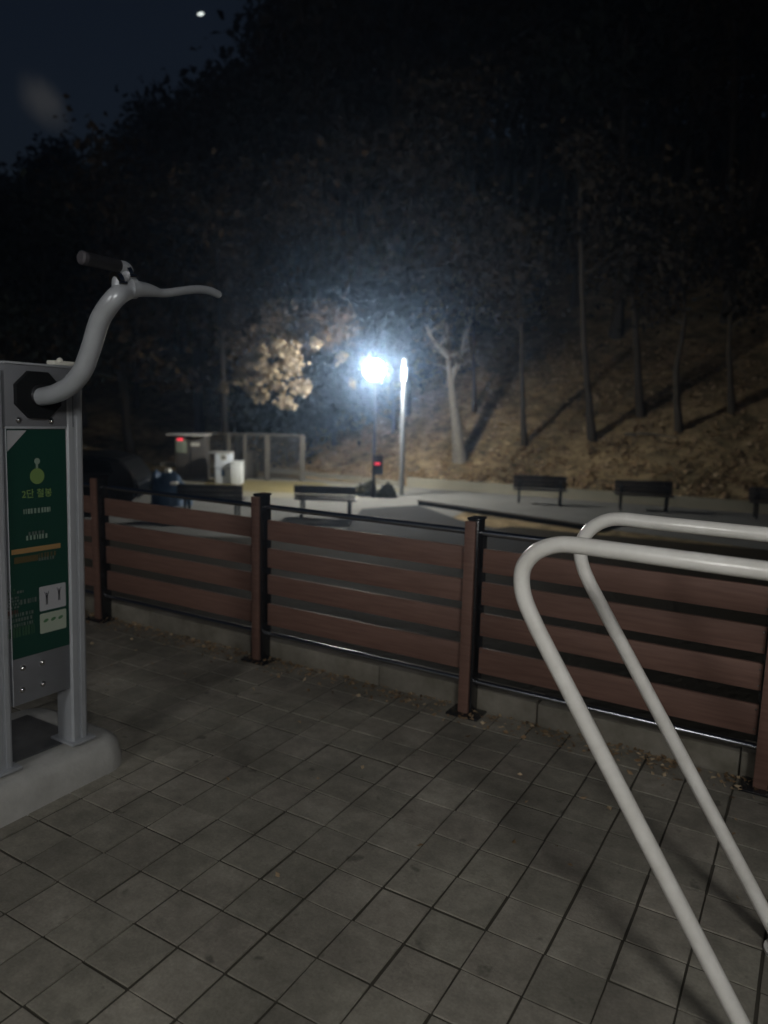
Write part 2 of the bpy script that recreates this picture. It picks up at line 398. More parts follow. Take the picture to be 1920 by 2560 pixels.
# low pale kerb wall along the foot of the slope
def ribbon(name, line, wid, z0, z1, m_):
    b = MB(); rows = []
    for i, p in enumerate(line):
        a = Vector(line[max(i - 1, 0)]); c = Vector(line[min(i + 1, len(line) - 1)]); d = (c - a).normalized(); nrm = Vector((-d.y, d.x, 0))
        q = Vector((p[0], p[1], 0))
        rows.append([b.bm.verts.new(v) for v in (q + Vector((0, 0, z0)), q + Vector((0, 0, z1)), q + nrm * wid + Vector((0, 0, z1)), q + nrm * wid + Vector((0, 0, z0)))])
    for r0, r1 in zip(rows, rows[1:]):
        for k in range(4): b.bm.faces.new((r0[k], r0[(k + 1) % 4], r1[(k + 1) % 4], r1[k]))
    b.bm.faces.new(rows[0]); b.bm.faces.new(rows[-1][::-1])
    return b.build(name, m_, smooth=False)
kl = [(x, foot(x) - .15, 0) for x in np.linspace(.75, 20, 30)]
kw = ribbon('kerb_wall', kl, .22, ZP - .1, ZP + .30, 'path'); struct(kw)
kl2 = [(x, foot(x) - .3, 0) for x in np.linspace(-9, .5, 14)]
struct(ribbon('kerb_wall', kl2, .2, ZP - .1, ZP + .16, 'path'))

# raised platform with a dark edge
pz = ZP + .14
Pp = [at_z(1042, 1250, pz), at_z(1260, 1281, pz), at_z(1475, 1312, pz), at_z(1600, 1285, pz), at_z(1330, 1262, pz), at_z(1165, 1243, pz)]
pf = thing('low_platform', 'low grey platform slab with dark front edge, right of the lamp posts', 'platform', (Pp[0].x, Pp[0].y, ZP))
b = MB(); b.prism([(p.x, p.y, ZP + .1) for p in Pp], (0, 0, .045)); b.build('deck', 'slab', pf, off=(Pp[0].x, Pp[0].y, ZP), smooth=False)
cen = sum(Pp, Vector()) / len(Pp)
b = MB(); b.prism([(cen.x + (p.x - cen.x) * .985, cen.y + (p.y - cen.y) * .985, ZP + .005) for p in Pp], (0, 0, .092)); b.build('dark_edge', 'blackmatte', pf, off=(Pp[0].x, Pp[0].y, ZP), smooth=False)  # black face set in under the deck rim

# ------------------------------------------------------------------ upper pad, pavers, kerb
pad = MB(); pad.rng((-12, -16, ZP - .3), (9, 3.80, -.0050)); po = pad.build('raised_terrace', 'joint', smooth=False); po.rotation_euler = (0, 0, TH); struct(po)
V = []; Fq = []
S0, T0, PT = -1.61, 1.50, .2
for i in range(-42, 40):
    for j in range(-30, 11):
        s0 = S0 + i * PT; t0 = T0 + j * PT
        if s0 < -9 or s0 > 5.6: continue
        near = -4.6 < s0 < 3 and t0 > .2
        g = [rnd.uniform(.0012, .0050), rnd.uniform(.0012, .0050), rnd.uniform(.002, .0065), rnd.uniform(.002, .0065)]; h = rnd.uniform(-.0016, .0016); gx, gy = rnd.uniform(-.0012, .0012), rnd.uniform(-.0012, .0012); tl = [h + gx * (q_ in (1, 2)) + gy * (q_ in (2, 3)) for q_ in range(4)]
        x0, x1, y0, y1 = s0 + g[0] + .0015, s0 + PT - g[1] - .0015, t0 + g[2], t0 + PT - g[3]
        jx = [rnd.uniform(-.0015, .0015) for _ in range(8)]
        c = .0012; k = len(V)
        V += [(x0 + jx[0], y0 + jx[1], -.012), (x1 + jx[2], y0 + jx[3], -.014), (x1 + jx[4], y1 + jx[5], -.014), (x0 + jx[6], y1 + jx[7], -.014)]
        V += [(x0 + jx[0], y0 + jx[1], tl[0] - .001), (x1 + jx[2], y0 + jx[3], tl[1] - .001), (x1 + jx[4], y1 + jx[5], tl[2] - .001), (x0 + jx[6], y1 + jx[7], tl[3] - .001)]
        V += [(x0 + c + jx[0], y0 + c + jx[1], tl[0]), (x1 - c + jx[2], y0 + c + jx[3], tl[1]), (x1 - c + jx[4], y1 - c + jx[5], tl[2]), (x0 + c + jx[6], y1 - c + jx[7], tl[3])]
        for a in (0, 4):
            for q in range(4): Fq.append((k + a + q, k + a + (q + 1) % 4, k + a + 4 + (q + 1) % 4, k + a + 4 + q))
        Fq.append((k + 8, k + 9, k + 10, k + 11))
pv = raw_mesh('paving', V, Fq, 'tile'); pv.rotation_euler = (0, 0, TH); struct(pv)
kb = MB()
for i in range(16):
    s0 = -9.2 + i; kb.rng((s0 + .003, 3.705, -.05), (s0 + .997, 3.86, .125 + rnd.uniform(-.004, .004)), .008)
ko = kb.build('concrete_kerb', 'concrete'); ko.rotation_euler = (0, 0, TH); struct(ko)

# ------------------------------------------------------------------ fence
FT = 3.655
fb = (-1.59, FT, 0)
fence = thing('board_fence', 'red-brown board fence with black steel posts and rails along the kerb', 'fence', W(*fb), TH)
SCR = None; SCL = []
PS = [-6.15, -4.66, -3.09, -1.59, -.10, 1.40, 2.90]
for k, s in enumerate(PS):
    p = MB(); p.rng((s - .024, FT - .032, .006), (s + .040, FT + .055, 1.098), .004); p.rng((s - .028, FT - .040, 1.098), (s + .046, FT + .062, 1.112), .004)
    po = p.build('post', 'black', fence, off=fb)
    q = MB(); q.rng((s - .033, FT - .052, .012), (s + .028, FT - .033, 1.094), .003); fc = q.build('post_board', 'wood', po, off=(0, 0, 0))
    fc.location = (0, 0, 0)
    fc.data.transform(Matrix.Translation([-v for v in fb]))
    q = MB(); q.rng((s - .085, FT - .10, .001), (s + .105, FT + .045, .013), .003)
    for dx, dy in ((-.065, -.08), (.085, -.08)): q.tube([(s + dx, FT + dy, .012), (s + dx, FT + dy, .028)], .008, 6)
    bp_ = q.build('base_plate', 'black', po, off=fb)
for k in range(len(PS) - 1):
    a, c = PS[k] + .045, PS[k + 1] - .03
    for z0, z1 in ((.815, .945), (.628, .755), (.452, .580), (.243, .388)):
        dz = rnd.uniform(-.004, .004)
        p = MB(); p.rng((a + .012, FT + .002, z0 + dz), (c - .012, FT + .024, z1 + dz), .004); pl_ = p.build('plank', 'wood', fence, off=fb)
        for ss in (a + .02, c - .02):
            for zz in (z0 + .025, z1 - .025):
                pass
    for zc, r in ((1.028, .017), (.182, .015)):
        p = MB(); p.tube([(a - .01, FT + .012, zc), (c + .01, FT + .012, zc)], r, 16); p.build('rail', 'rail', fence, off=fb)
    # steel angles that carry the boards, with their screws
    for ss, sg in ((a + .008, 1), (c - .008, -1)):
        p = MB(); p.rng((ss - .012, FT + .026, .20), (ss + .012, FT + .032, 1.01))
        br = p.build('bracket', 'black', fence, off=fb)
        for z0, z1 in ((.815, .945), (.628, .755), (.452, .580), (.243, .388)):
            for zz in (z0 + .025, z1 - .025):
                if SCR is None:
                    SCR = MB().ball((0, 0, 0), .0055, 8, (1, .6, 1)).build('screw', 'chrome', br)
                else:
                    o_ = SCR.copy(); col.objects.link(o_); o_.parent = br; 
                    SCL.append((o_, br))
                (SCR if not SCL else SCL[-1][0]).location = (ss + sg * .016 - fb[0], .001, zz)

# ------------------------------------------------------------------ parallel bars
barb = (.5, 2.24, 0)
bars = thing('parallel_bars', 'white enamelled tube exercise bars with slanted legs in front of the fence', 'exercise bars', W(*barb), TH)
def bar(t0, sl, bend, nm):
    pts = [(1.62, t0 - sl * 2.1, 1.18), (1.63, t0 - sl * 2.1, 1.26), (1.58, t0 - sl * 2.1, 1.33), (1.48, t0 - sl * 2.0, 1.355)]
    pts = [(.86, t0 - sl * 1.4, 0.0)] + [(1.50, t0 - sl * 2.1, 1.02)] + pts + [(1.0, t0 - sl * 1.5, 1.355), (-.1, t0 - sl * .46, 1.355), (-.45, t0 - sl * .1, 1.355)]
    pts += [(s, t0, z) for s, z in bend]
    s0, z0 = bend[-1]; s1, z1 = bend[-1][0] + bend[-1][1] * .634, .0
    pts += [(s0 + (s1 - s0) * .33, t0, z0 * .67), (s0 + (s1 - s0) * .66, t0, z0 * .34), (s1, t0, 0.0)]
    b = MB(); b.tube(spline(pts, 8), .0232, 28); o = b.build(nm, 'white', bars, off=barb)
    for ps in (pts[0], pts[-1]):
        f = MB(); f.tube([(ps[0], ps[1], .001), (ps[0], ps[1], .012)], .07, 24); f.build('foot_plate', 'white', o, off=barb)
bar(1.966, .058, [(-.56, 1.355), (-.614, 1.348), (-.665, 1.322), (-.697, 1.280), (-.703, 1.235), (-.692, 1.185), (-.662, 1.125), (-.61, 1.040)], 'bar')
bar(2.513, .025, [(-.55, 1.356), (-.604, 1.348), (-.652, 1.320), (-.684, 1.277), (-.692, 1.232), (-.683, 1.185), (-.657, 1.130), (-.607, 1.048)], 'bar')

# ------------------------------------------------------------------ arm exerciser on the left
S = -2.80
gb = (-2.98, 1.8, 0)
gym = thing('arm_exerciser', 'grey steel outdoor arm exerciser with green instruction board and curved handle arm', 'exercise machine', W(gb[0], gb[1] - .042, 0), TH)
gym.rotation_euler = (-.026, 0, TH)
def gs(x, y, s0=S): return on_s(x, y, s0)
def c2(x, y): return x / 3.07, 1040 + y / 3.07
def c1(x, y): return x / 2.95, 600 + y / 2.95
tL = gs(*c1(15, 910))[1]; tR = gs(*c1(530, 950))[1]; zT = 1.838
zPT = gs(*c1(300, 1375))[2]        # lower edge of the hub panel
tPostR = gs(218, 1300)[1]; tPost0 = gs(176, 1300)[1]
# concrete base with sloped, rounded edges
def rrect(a0, a1, b0, b1, r, n=6):
    P = []
    for cx, cy, st in ((a1 - r, b1 - r, 0), (a0 + r, b1 - r, 90), (a0 + r, b0 + r, 180), (a1 - r, b0 + r, 270)):
        for k in range(n + 1):
            a = rad(st + 90 * k / n); P.append((cx + r * math.cos(a), cy + r * math.sin(a)))
    return P
b = MB(); prev = None
for z, ins in ((-.04, 0), (.05, .006), (.11, .02), (.135, .04), (.145, .07), (.146, .2)):
    ring = [b.bm.verts.new((x, y, z)) for x, y in rrect(-3.42 + ins, -2.68 - ins, 1.05 + ins, 2.31 - ins, .16 - min(ins, .1))]
    if prev:
        for k in range(len(ring)): b.bm.faces.new((prev[k], prev[(k + 1) % len(ring)], ring[(k + 1) % len(ring)], ring[k]))
    prev = ring
b.bm.faces.new(prev); b.build('base', 'basec', gym, off=gb)
b = MB(); b.rng((-3.26, 1.25, .1465), (-2.86, 2.13, .158), .004); pl = b.build('base_plate', 'baseplate', gym, off=gb)
# posts: extruded profiles with a groove
for t0, t1 in ((tPost0, tPostR), (tL - .085, tL - .006)):
    b = MB(); w_ = t1 - t0
    prof = [(S - .10, t0), (S - .004, t0), (S + .006, t0 + .007), (S + .006, t0 + w_ * .30), (S - .006, t0 + w_ * .36), (S - .006, t0 + w_ * .52), (S + .004, t0 + w_ * .58), (S + .004, t1 - .016), (S - .002, t1 - .005), (S - .014, t1), (S - .09, t1), (S - .10, t1 - .01)]
    b.prism([(p[0], p[1], .157) for p in prof], (0, 0, 1.655)); o = b.build('post', 'alu', gym, off=gb, smooth=False)
    b = MB(); b.rng((S - .13, t0 - .02, .1585), (S + .03, t1 + .02, .170), .003); b.build('foot_plate', 'alu', o, off=gb)
# hub panel with folded rim
b = MB(); b.rng((S - .085, tL, zPT), (S, tR, zT), .004)
hp = b.build('hub_panel', 'plate', gym, off=gb)
b = MB(); b.rng((S - .09, tL - .004, zT + .0005), (S + .004, tR + .004, zT + .010), .002); b.build('panel_lid', 'alu', hp, off=gb)
b = MB(); b.rng((S - .06, tR - .085, zT + .011), (S - .005, tR + .035, zT + .030), .005); b.ball((S - .012, tR - .055, zT + .03), .013, 12); b.build('top_bracket', 'notice', hp, off=gb)
hc = gs(*c1(262, 1137)); ht, hz = hc[1], hc[2]
rh = (gs(*c1(430, 1137))[1] - gs(*c1(93, 1137))[1]) / 2; rv = (gs(*c1(260, 960))[2] - gs(*c1(260, 1315))[2]) / 2
b = MB(); oct_ = [(S + .001, ht + rh * 1.05 * math.cos(rad(22.5 + 45 * k)), hz + rv * 1.05 * math.sin(rad(22.5 + 45 * k))) for k in range(8)]
b.prism(oct_, (.022, 0, 0)); hub = b.build('hub_cover', 'blackmatte', gym, off=gb, smooth=False)
b = MB(); b.tube([(S + .022, ht, hz), (S + .036, ht, hz)], .045, 24); b.build('bearing_ring', 'black', hub, off=gb)
# lower panel
z_pb = (gs(*c2(0, 2200))[2] + gs(*c2(590, 2050))[2]) / 2 - .025
tl2 = gs(*c2(5, 1500))[1]
b = MB(); b.rng((S - .04, tL, z_pb), (S - .004, tPost0 - .002, zPT - .004), .003)
lp = b.build('lower_panel', 'plate', gym, off=gb)
def disc(t, z, r, x0, x1, m_, nm, par, seg=28):
    b = MB(); b.tube([(x0, t, z), (x1, t, z)], r, seg); return b.build(nm, m_, par, off=gb)
for q, y0 in (((225, 1920), 0), ((370, 1875), 0), ((225, 2085), 0), ((380, 2035), 0), ((140, 30), 1), ((390, 30), 1)):
    _, t, z = gs(*c2(*q)); f = S - .004 if not y0 else S
    b = MB(); b.tube([(f, t, z), (f + .003, t, z)], .0125, 20); b.ball((f + .003, t, z), .0100, 16, (.9, 1, 1)); b.build('bolt', 'chrome', lp if not y0 else hp, off=gb)
# green board
BF = S - .002
def bx(x, y): _, t, z = gs(*c2(x, y), BF + .003); return t, z
tb0, zb1 = bx(50, 103); tb1 = bx(540, 900)[0]; zb0 = (gs(*c2(52, 1860))[2] + gs(*c2(550, 1728))[2]) / 2 - .012
board = MB().rng((S - .0035, tb0, zb0), (BF, tb1, zb1)).build('instruction_board', 'green', lp, off=gb, smooth=False)
def flat(poly, m_, nm, k=1):
    b = MB(); b.prism([(BF + .0003, t, z) for t, z in poly], (.0006 * k, 0, 0)); return b.build(nm, m_, board, off=gb, smooth=False)
def rect(t0, z0, t1, z1, m_, nm, k=1): return flat([(t0, z0), (t1, z0), (t1, z1), (t0, z1)], m_, nm, k)
flat([(tb0 + .003, zb1 - .004), (tb0 + .003, zb1 - .088), (tb0 + .088, zb1 - .004)], 'bwhite', 'corner_flash')
cc = bx(298, 455); rc = .0345 * .95
flat([(cc[0] + rc * math.cos(a), cc[1] + rc * math.sin(a)) for a in np.linspace(0, 2 * PI, 33)[:-1]], 'limegreen', 'emblem_disc')
dt_ = bx(295, 340); flat([(dt_[0] + .013 * math.cos(a), dt_[1] + .013 * math.sin(a)) for a in np.linspace(0, 2 * PI, 21)[:-1]], 'paleg', 'emblem_dot')
rect(cc[0] - .005, cc[1] + rc, cc[0] + .005, dt_[1] - .011, 'paleg', 'emblem_stem')
def text(body, t, z, size, m_, nm, maxw=None):
    cu = bpy.data.curves.new('t', 'FONT'); cu.body = body; cu.size = size; cu.extrude = .0; cu.offset = size * .015
    to = bpy.data.objects.new('t', cu); col.objects.link(to)
    dg = bpy.context.evaluated_depsgraph_get(); dg.update()
    me = bpy.data.meshes.new_from_object(to.evaluated_get(dg)); bpy.data.objects.remove(to); bpy.data.curves.remove(cu)
    if len(me.vertices) == 0: return None
    X = np.array([v.co[:] for v in me.vertices]); wx = X[:, 0].max() - X[:, 0].min(); k = 1.0 if not maxw else maxw / wx
    cx = (X[:, 0].max() + X[:, 0].min()) / 2; cz = (X[:, 1].max() + X[:, 1].min()) / 2
    for v in me.vertices: v.co = Vector((BF + .0012 - gb[0], t + (v.co.x - cx) * k - gb[1], z + (v.co.y - cz) * (k if maxw else 1) - gb[2]))
    me.materials.clear(); me.materials.append(MT[m_]); o = bpy.data.objects.new(nm, me); col.objects.link(o); o.parent = board
    return o
a = bx(185, 590); c = bx(410, 580)
text('2단 철봉', (a[0] + c[0]) / 2, (a[1] + c[1]) / 2, .05, 'limegreen', 'title_lettering', maxw=(c[0] - a[0]) * 1.02)
def textlines(x0, y0, x1, y1, m_, rows=1, gap=.45, seed=0):
    """small print too blurred to read: rows of short ink strokes."""
    r = random.Random(seed + int(x0 + y0)); (ta, za), (tb, zb) = bx(x0, y0), bx(x1, y1); hgt = abs(za - zb) / rows; b = MB(); zt = max(za, zb)
    for k in range(rows):
        t = ta; z1 = zt - k * hgt; z0 = z1 - hgt * (1 - gap)
        while t < tb - .003:
            wd = min(r.choice((.006, .009, .013)), tb - t)
            n_ = max(1, int(wd / .0045))
            for i in range(n_):
                u = t + i * .0045; b.prism([(BF + .0003, u, z0), (BF + .0003, u + .0037, z0), (BF + .0003, u + .0037, z1), (BF + .0003, u, z1)], (.0006, 0, 0))
            t += wd + .0035
    return b.build('small_print', m_, board, off=gb, smooth=False)
textlines(200, 712, 410, 732, 'paleg', 1, .2, 1)
textlines(243, 885, 370, 903, 'dimw', 1, .25, 2)
textlines(225, 915, 388, 938, 'paleg', 1, .3, 3)
(a, za), (c, zc) = bx(115, 1040), bx(488, 985); zz = (za + zc) / 2; rect(a, zz - .0105, c, zz + .0105, 'orange', 'orange_band')
(a, za), (c, zc) = bx(137, 1100), bx(320, 1080); rect(a, (za + zc) / 2 - .014, c, (za + zc) / 2 + .012, 'brown', 'brown_band')
textlines(325, 1045, 470, 1062, 'brown', 1, .2, 4); textlines(325, 1080, 445, 1095, 'dimw', 1, .4, 5)
textlines(78, 1335, 165, 1360, 'dimg', 2, .25, 6); textlines(165, 1338, 222, 1352, 'dimw', 1, .3, 7)
textlines(75, 1400, 188, 1470, 'dimw', 4, .35, 8); textlines(192, 1405, 318, 1425, 'dimw', 1, .3, 9)
textlines(80, 1500, 185, 1518, 'inkred', 1, .2, 10); textlines(80, 1530, 300, 1590, 'dimw', 3, .35, 11)
textlines(80, 1640, 310, 1668, 'dimg', 1, .2, 12); textlines(80, 1675, 140, 1700, 'dimg', 1, .1, 13)
# picture boxes
(a, za), (c, zc) = bx(333, 1300), bx(533, 1262); z1 = (za + zc) / 2; z0 = (bx(333, 1483)[1] + bx(533, 1448)[1]) / 2
def rbox(a0, a1, z0, z1, m_, nm, r=.006):
    P = rrect(a0, a1, z0, z1, r, 4); return flat(P, m_, nm)
rbox(a, c, z0, z1, 'bwhite', 'picture_frame')
def fig(t, z, h):   # small standing figure in the diagram
    b = MB()
    def f2(poly): b.prism([(BF + .0010, t + p[0] * h, z + p[1] * h) for p in poly], (.0006, 0, 0))
    f2([(.06 * math.cos(q), .44 + .06 * math.sin(q)) for q in np.linspace(0, 2 * PI, 11)[:-1]])
    f2([(-.1, .36), (.1, .36), (.08, .05), (-.08, .05)]); f2([(-.08, .04), (-.01, .04), (-.03, -.45), (-.09, -.45)]); f2([(.01, .04), (.08, .04), (.09, -.45), (.03, -.45)])
    f2([(.1, .34), (.14, .36), (.2, .6), (.16, .6)]); f2([(-.1, .34), (-.14, .36), (-.2, .6), (-.16, .6)])
    return b.build('diagram_figure', 'ink', board, off=gb, smooth=False)
wd = c - a
fig(a + wd * .27, (z0 + z1) / 2 - .004, .055); fig(a + wd * .74, (z0 + z1) / 2 + .004, .055)
z3 = (bx(333, 1503)[1] + bx(533, 1468)[1]) / 2; z2 = (bx(333, 1660)[1] + bx(537, 1610)[1]) / 2
rbox(a, c, z2, z3, 'bcream', 'picture_frame')
for k in range(3):
    tt = a + wd * (.22 + .28 * k); zz = z2 + (z3 - z2) * .62
    flat([(tt + .012 * math.cos(q), zz + .007 * math.sin(q) + .003 * math.cos(q)) for q in np.linspace(0, 2 * PI, 15)[:-1]], 'grn2', 'diagram_mark', 2.2)
# steel rim strips round the board
rim = MB(); rim.rng((S - .003, tL + .0, z_pb + .002), (S + .004, tb0 - .005, zb1 + .012), .001)
rim.rng((S - .003, tL, zb1 + .0125), (S + .004, tPost0 - .003, zPT - .006), .001); rim.build('board_trim', 'alu', lp, off=gb)

# curved arm
apx = [(250, 1150), (330, 1145), (420, 1120), (520, 1060), (600, 955), (640, 850), (668, 760), (700, 640), (740, 540), (800, 450), (880, 390), (960, 370)]
AP = []
for q in apx:
    AP.append(on_t(*c1(*q), ht))
AP[0] = (S + .02, ht, AP[0][2])
# let the end of the arm reach the handlebar plane
SH = on_t(*c1(900, 330), ht + .06)[0]
def hs(x, y, s0=None): return Vector(on_s(*c1(x, y), SH if s0 is None else s0))
AA = AP[:-3] + [hs(830, 415).lerp(Vector(on_t(*c1(830, 415), ht)), .5), hs(905, 365), hs(990, 345), hs(1080, 352), hs(1150, 366)]
b = MB(); sp = spline(AA, 6); nk = len(sp); kk = lambda i: i / (nk - 1)
b.tube(sp, [float(np.interp(kk(i), [0, .15, .6, .72, .82, .92, 1], [.036, .037, .037, .036, .032, .025, .017])) for i in range(nk)], 32)
arm = b.build('arm', 'alu', gym, off=gb)
b = MB(); b.tube([hs(870, 375), hs(862, 330), hs(858, 290), hs(860, 245)], [.034, .030, .027, .024], 24)
stem = b.build('stem', 'alu', arm, off=gb)
for q, r in (((838, 285), .031), ((905, 232), .030)):
    b = MB(); p = hs(*q); b.tube([p + Vector((0, -.008, -.002)), p + Vector((0, .010, .003))], r, 24); b.tube([p + Vector((.03, -.01, -.012)), p + Vector((.03, .02, -.008))], .007, 8); b.build('clamp', 'chrome', stem, off=gb)
b = MB(); b.tube([hs(925, 340), hs(965, 338)], [.040, .040], 24); b.build('socket_collar', 'alu', stem, off=gb)
b = MB(); b.tube(spline([hs(1050, 352), hs(1130, 366), hs(1200, 368), hs(1300, 352), hs(1400, 336), hs(1480, 334), hs(1540, 345), hs(1588, 365)], 6), .0165, 24); b.ball(hs(1588, 365), .0165, 16)
b.build('handle', 'alu', arm, off=gb)
b = MB(); b.tube(spline([hs(880, 270), hs(915, 215), hs(890, 185), hs(845, 178)], 6), .022, 24); g1 = b.build('handle', 'alu', arm, off=gb)
b = MB(); b.tube([hs(850, 179), hs(760, 160), hs(600, 130)], .0235, 24); b.build('grip', 'griprub', g1, off=gb)
b = MB(); b.tube([hs(601, 130), hs(572, 123), hs(562, 121)], [.0245, .0245, .018], 18); b.build('grip_end', 'gripend_lit', g1, off=gb)

# ------------------------------------------------------------------ street lamps
LY = 21.8
lp_ = at_Y(936, 925, LY); base = Vector((lp_.x + .04, LY, ZP))
lamp = thing('street_lamp', 'dark street lamp with a glaring white globe, nearest the plaza centre', 'street lamp', base)
zl = lp_.z - ZP
b = MB(); b.tube([(0, 0, 0), (0, 0, .25), (0, 0, .3), (0, 0, zl - .34)], [.075, .07, .05, .038], 16); b.build('pole', 'darkpole', lamp)
b = MB(); b.tube([(0, 0, zl - .36), (0, 0, zl - .28), (-.01, 0, zl - .22)], [.05, .10, .12], 20); b.build('globe_collar', 'darkpole', lamp)
b = MB(); b.ball((-.04, 0, zl), .29, 24); gl = b.build('lamp_globe', 'globe', lamp)
b = MB(); q0, q1 = at_Y(931, 1138, LY - .1), at_Y(957, 1186, LY - .1)
b.rng((q0.x - base.x, -.16, q1.z - ZP), (q1.x - base.x, -.04, q0.z - ZP), .01); bxo = b.build('control_box', 'blackmatte', lamp)
q0, q1 = at_Y(937, 1157, LY - .26), at_Y(951, 1163, LY - .26)
b = MB(); n_ = 4; dx = (q1.x - q0.x) / n_
for k in range(n_): b.rng((q0.x - base.x + k * dx, -.172, q1.z - ZP), (q0.x - base.x + k * dx + dx * .75, -.1605, q0.z - ZP))
b.build('red_display', 'red', bxo)

cp = at_z(1003, 1238, ZP); cz = lambda y: at_Y(1003, y, cp.y).z - ZP
clm = thing('light_column', 'tall silver light column with a lit white band near its top', 'light column', (cp.x, cp.y, ZP))
b = MB(); b.tube([(0, 0, 0), (0, 0, cz(1050))], .074, 24); b.tube([(0, 0, cz(1052)), (0, 0, cz(1047))], .082, 24); b.build('lower_pole', 'pole', clm)
b = MB(); b.tube([(0, 0, cz(1047)), (0, 0, cz(952))], .064, 24); b.build('upper_pole', 'pole', clm)
b = MB(); b.tube([(0, 0, cz(952)), (0, 0, cz(945)), (0, 0, cz(919))], [.060, .068, .072], 24); b.build('lit_band', 'diff', clm)
b = MB(); b.tube([(0, 0, cz(919)), (0, 0, cz(915))], .078, 24); b.tube([(0, 0, cz(915)), (0, 0, cz(897))], .068, 24); b.build('cap', 'pole', clm)
b = MB(); b.tube([(0, 0, 0), (0, 0, .03)], .17, 24); b.build('base_flange', 'pole', clm)

# park lamp behind the camera: lights the terrace
bp0 = Vector((.9, -2.1, 0))
plmp = thing('park_lamp', 'park lamp standing behind the viewpoint that lights the paved terrace', 'street lamp', bp0)
b = MB(); b.tube([(0, 0, 0), (0, 0, .3), (0, 0, .35), (0, 0, 2.9)], [.09, .085, .06, .045], 16); b.build('pole', 'darkpole', plmp)
b = MB(); b.tube([(0, 0, 2.88), (0, 0, 2.95)], [.1, .13], 20); b.build('globe_collar', 'darkpole', plmp)
pm = mat('park_globe_lit', (.9, .9, .9), .5, emit=((1.0, .98, .94), 46))
b = MB(); b.ball((0, 0, 3.30), .40, 24); b.build('lamp_globe', pm, plmp)
p2 = copy_tree(plmp); p2.location = (-3.6, -3.0, 0); p2['label'] = 'second park lamp behind the viewpoint, further to the left'
for o_ in (plmp, p2): o_['group'] = 'park lamps behind the viewpoint'

# ------------------------------------------------------------------ benches
def make_bench(nm, label, at, rz, grp, width=1.5, solid=False):
    t = thing(nm, label, 'bench', at, rz, grp)
    for k in range(4):
        b = MB(); b.rng((-width / 2, -.20 + k * .105, .42), (width / 2, -.115 + k * .105, .455), .006); b.build('seat_slat', 'benchdark', t)
    rows = ((.44, .50), (.518, .578), (.596, .80)) if not solid else ((.455, .565), (.571, .682), (.688, .81))
    for k, (a, c) in enumerate(rows):
        b = MB(); b.rng((-width / 2, .235 + a * .05, a), (width / 2, .262 + a * .05, c), .006); b.build('back_slat', 'benchdark', t)
    for sx in (-1, 1):
        x = sx * (width / 2 - .17)
        b = MB(); b.rng((x - .025, -.19, 0), (x + .025, -.14, .42), .004); b.rng((x - .025, .20, 0), (x + .025, .25, .42), .004); b.rng((x - .025, -.20, .385), (x + .025, .25, .419), .004)
        b.tube([(x, .225, .40), (x, .285, .80)], .02, 8); b.build('leg_frame', 'blackmatte', t)
        b = MB(); b.tube(spline([(x, -.17, .455), (x, -.18, .64), (x, -.05, .67), (x, .24, .66)], 5), .016, 8); b.build('armrest', 'blackmatte', t)
    return t
def bench_px(x0, x1, yb, Y=None):
    a, c = at_z(x0, yb, ZP), at_z(x1, yb, ZP); return (a + c) / 2, (c - a).length
p, wd = bench_px(740, 890, 1292)
make_bench('park_bench', 'dark slatted bench directly left of the glaring lamp, gaps between its slats', p, rad(176), 'dark benches on the plaza', 1.5)
p, wd = bench_px(452, 611, 1291)
make_bench('park_bench', 'dark bench with closed back in front of the white cabinets, leftmost of the benches', p, rad(180), 'dark benches on the plaza', 1.55, True)
for (x0, x1, yb, rz), lb in zip(((1285, 1410, 1262, -8), (1538, 1675, 1277, -13), (1882, 2020, 1300, -17)),
        ('dark bench at the foot of the slope, nearest the pale forked tree', 'dark bench at the foot of the slope, middle one above the white bars', 'dark bench cut off by the right edge of the photo')):
    p, wd = bench_px(x0, x1, yb)
    make_bench('park_bench', lb, p, rad(rz), 'benches along the foot of the slope', min(wd, 1.55), True)

# ------------------------------------------------------------------ cabinets and enclosure on the left
CY = 25.0
def atc(x, y, Y=CY): p = at_Y(x, y, Y); return p.x, p.z
def boxpx(x0, y0, x1, y1, Y, dep, bev=.01):
    a = atc(x0, y0, Y); c = atc(x1, y1, Y); return (a[0], Y, c[1]), (c[0], Y + dep, a[1])
a = atc(433, 1095); zb = ZP
x0, x1 = atc(438, 1150)[0], atc(514, 1150)[0]; zt = atc(475, 1089)[1]
o0 = (x0, CY, ZP)
cabn = thing('equipment_cabinet', 'tall brown-grey metal cabinet with thin pale roof and small red display', 'cabinet', o0)
MB().rng((x0, CY, ZP + .1), (x1, CY + .7, zt), .01).build('body', 'cab', cabn, off=o0)
MB().rng((x0 - .03, CY - .03, ZP), (x1 + .03, CY + .73, ZP + .1), .01).build('plinth', 'concrete', cabn, off=o0)
MB().rng((x0 - .22, CY - .22, zt), (x1 + .08, CY + .85, zt + .05), .01).build('roof', 'cabroof', cabn, off=o0)
A, B_ = boxpx(438, 1090, 466, 1132, CY - .03, .026); sg = MB().rng(A, B_, .004).build('sign_panel', 'palesign', cabn, off=o0)
b = MB(); A, B_ = boxpx(443, 1096, 458, 1101, CY - .045, .012); dx = (B_[0] - A[0]) / 4
for k in range(4): b.rng((A[0] + k * dx, A[1], A[2]), (A[0] + k * dx + dx * .8, B_[1], B_[2]))
b.build('red_display', 'red', sg, off=o0)
for q in ((477, 1106, 499, 1116), (480, 1089, 503, 1094)):
    A, B_ = boxpx(*q, CY - .012, .01); MB().rng(A, B_).build('notice', 'notice', cabn, off=o0)
A, B_ = boxpx(476, 1130, 478, 1150, CY - .03, .028); MB().rng(A, B_, .003).build('door_handle', 'darkpole', cabn, off=o0)
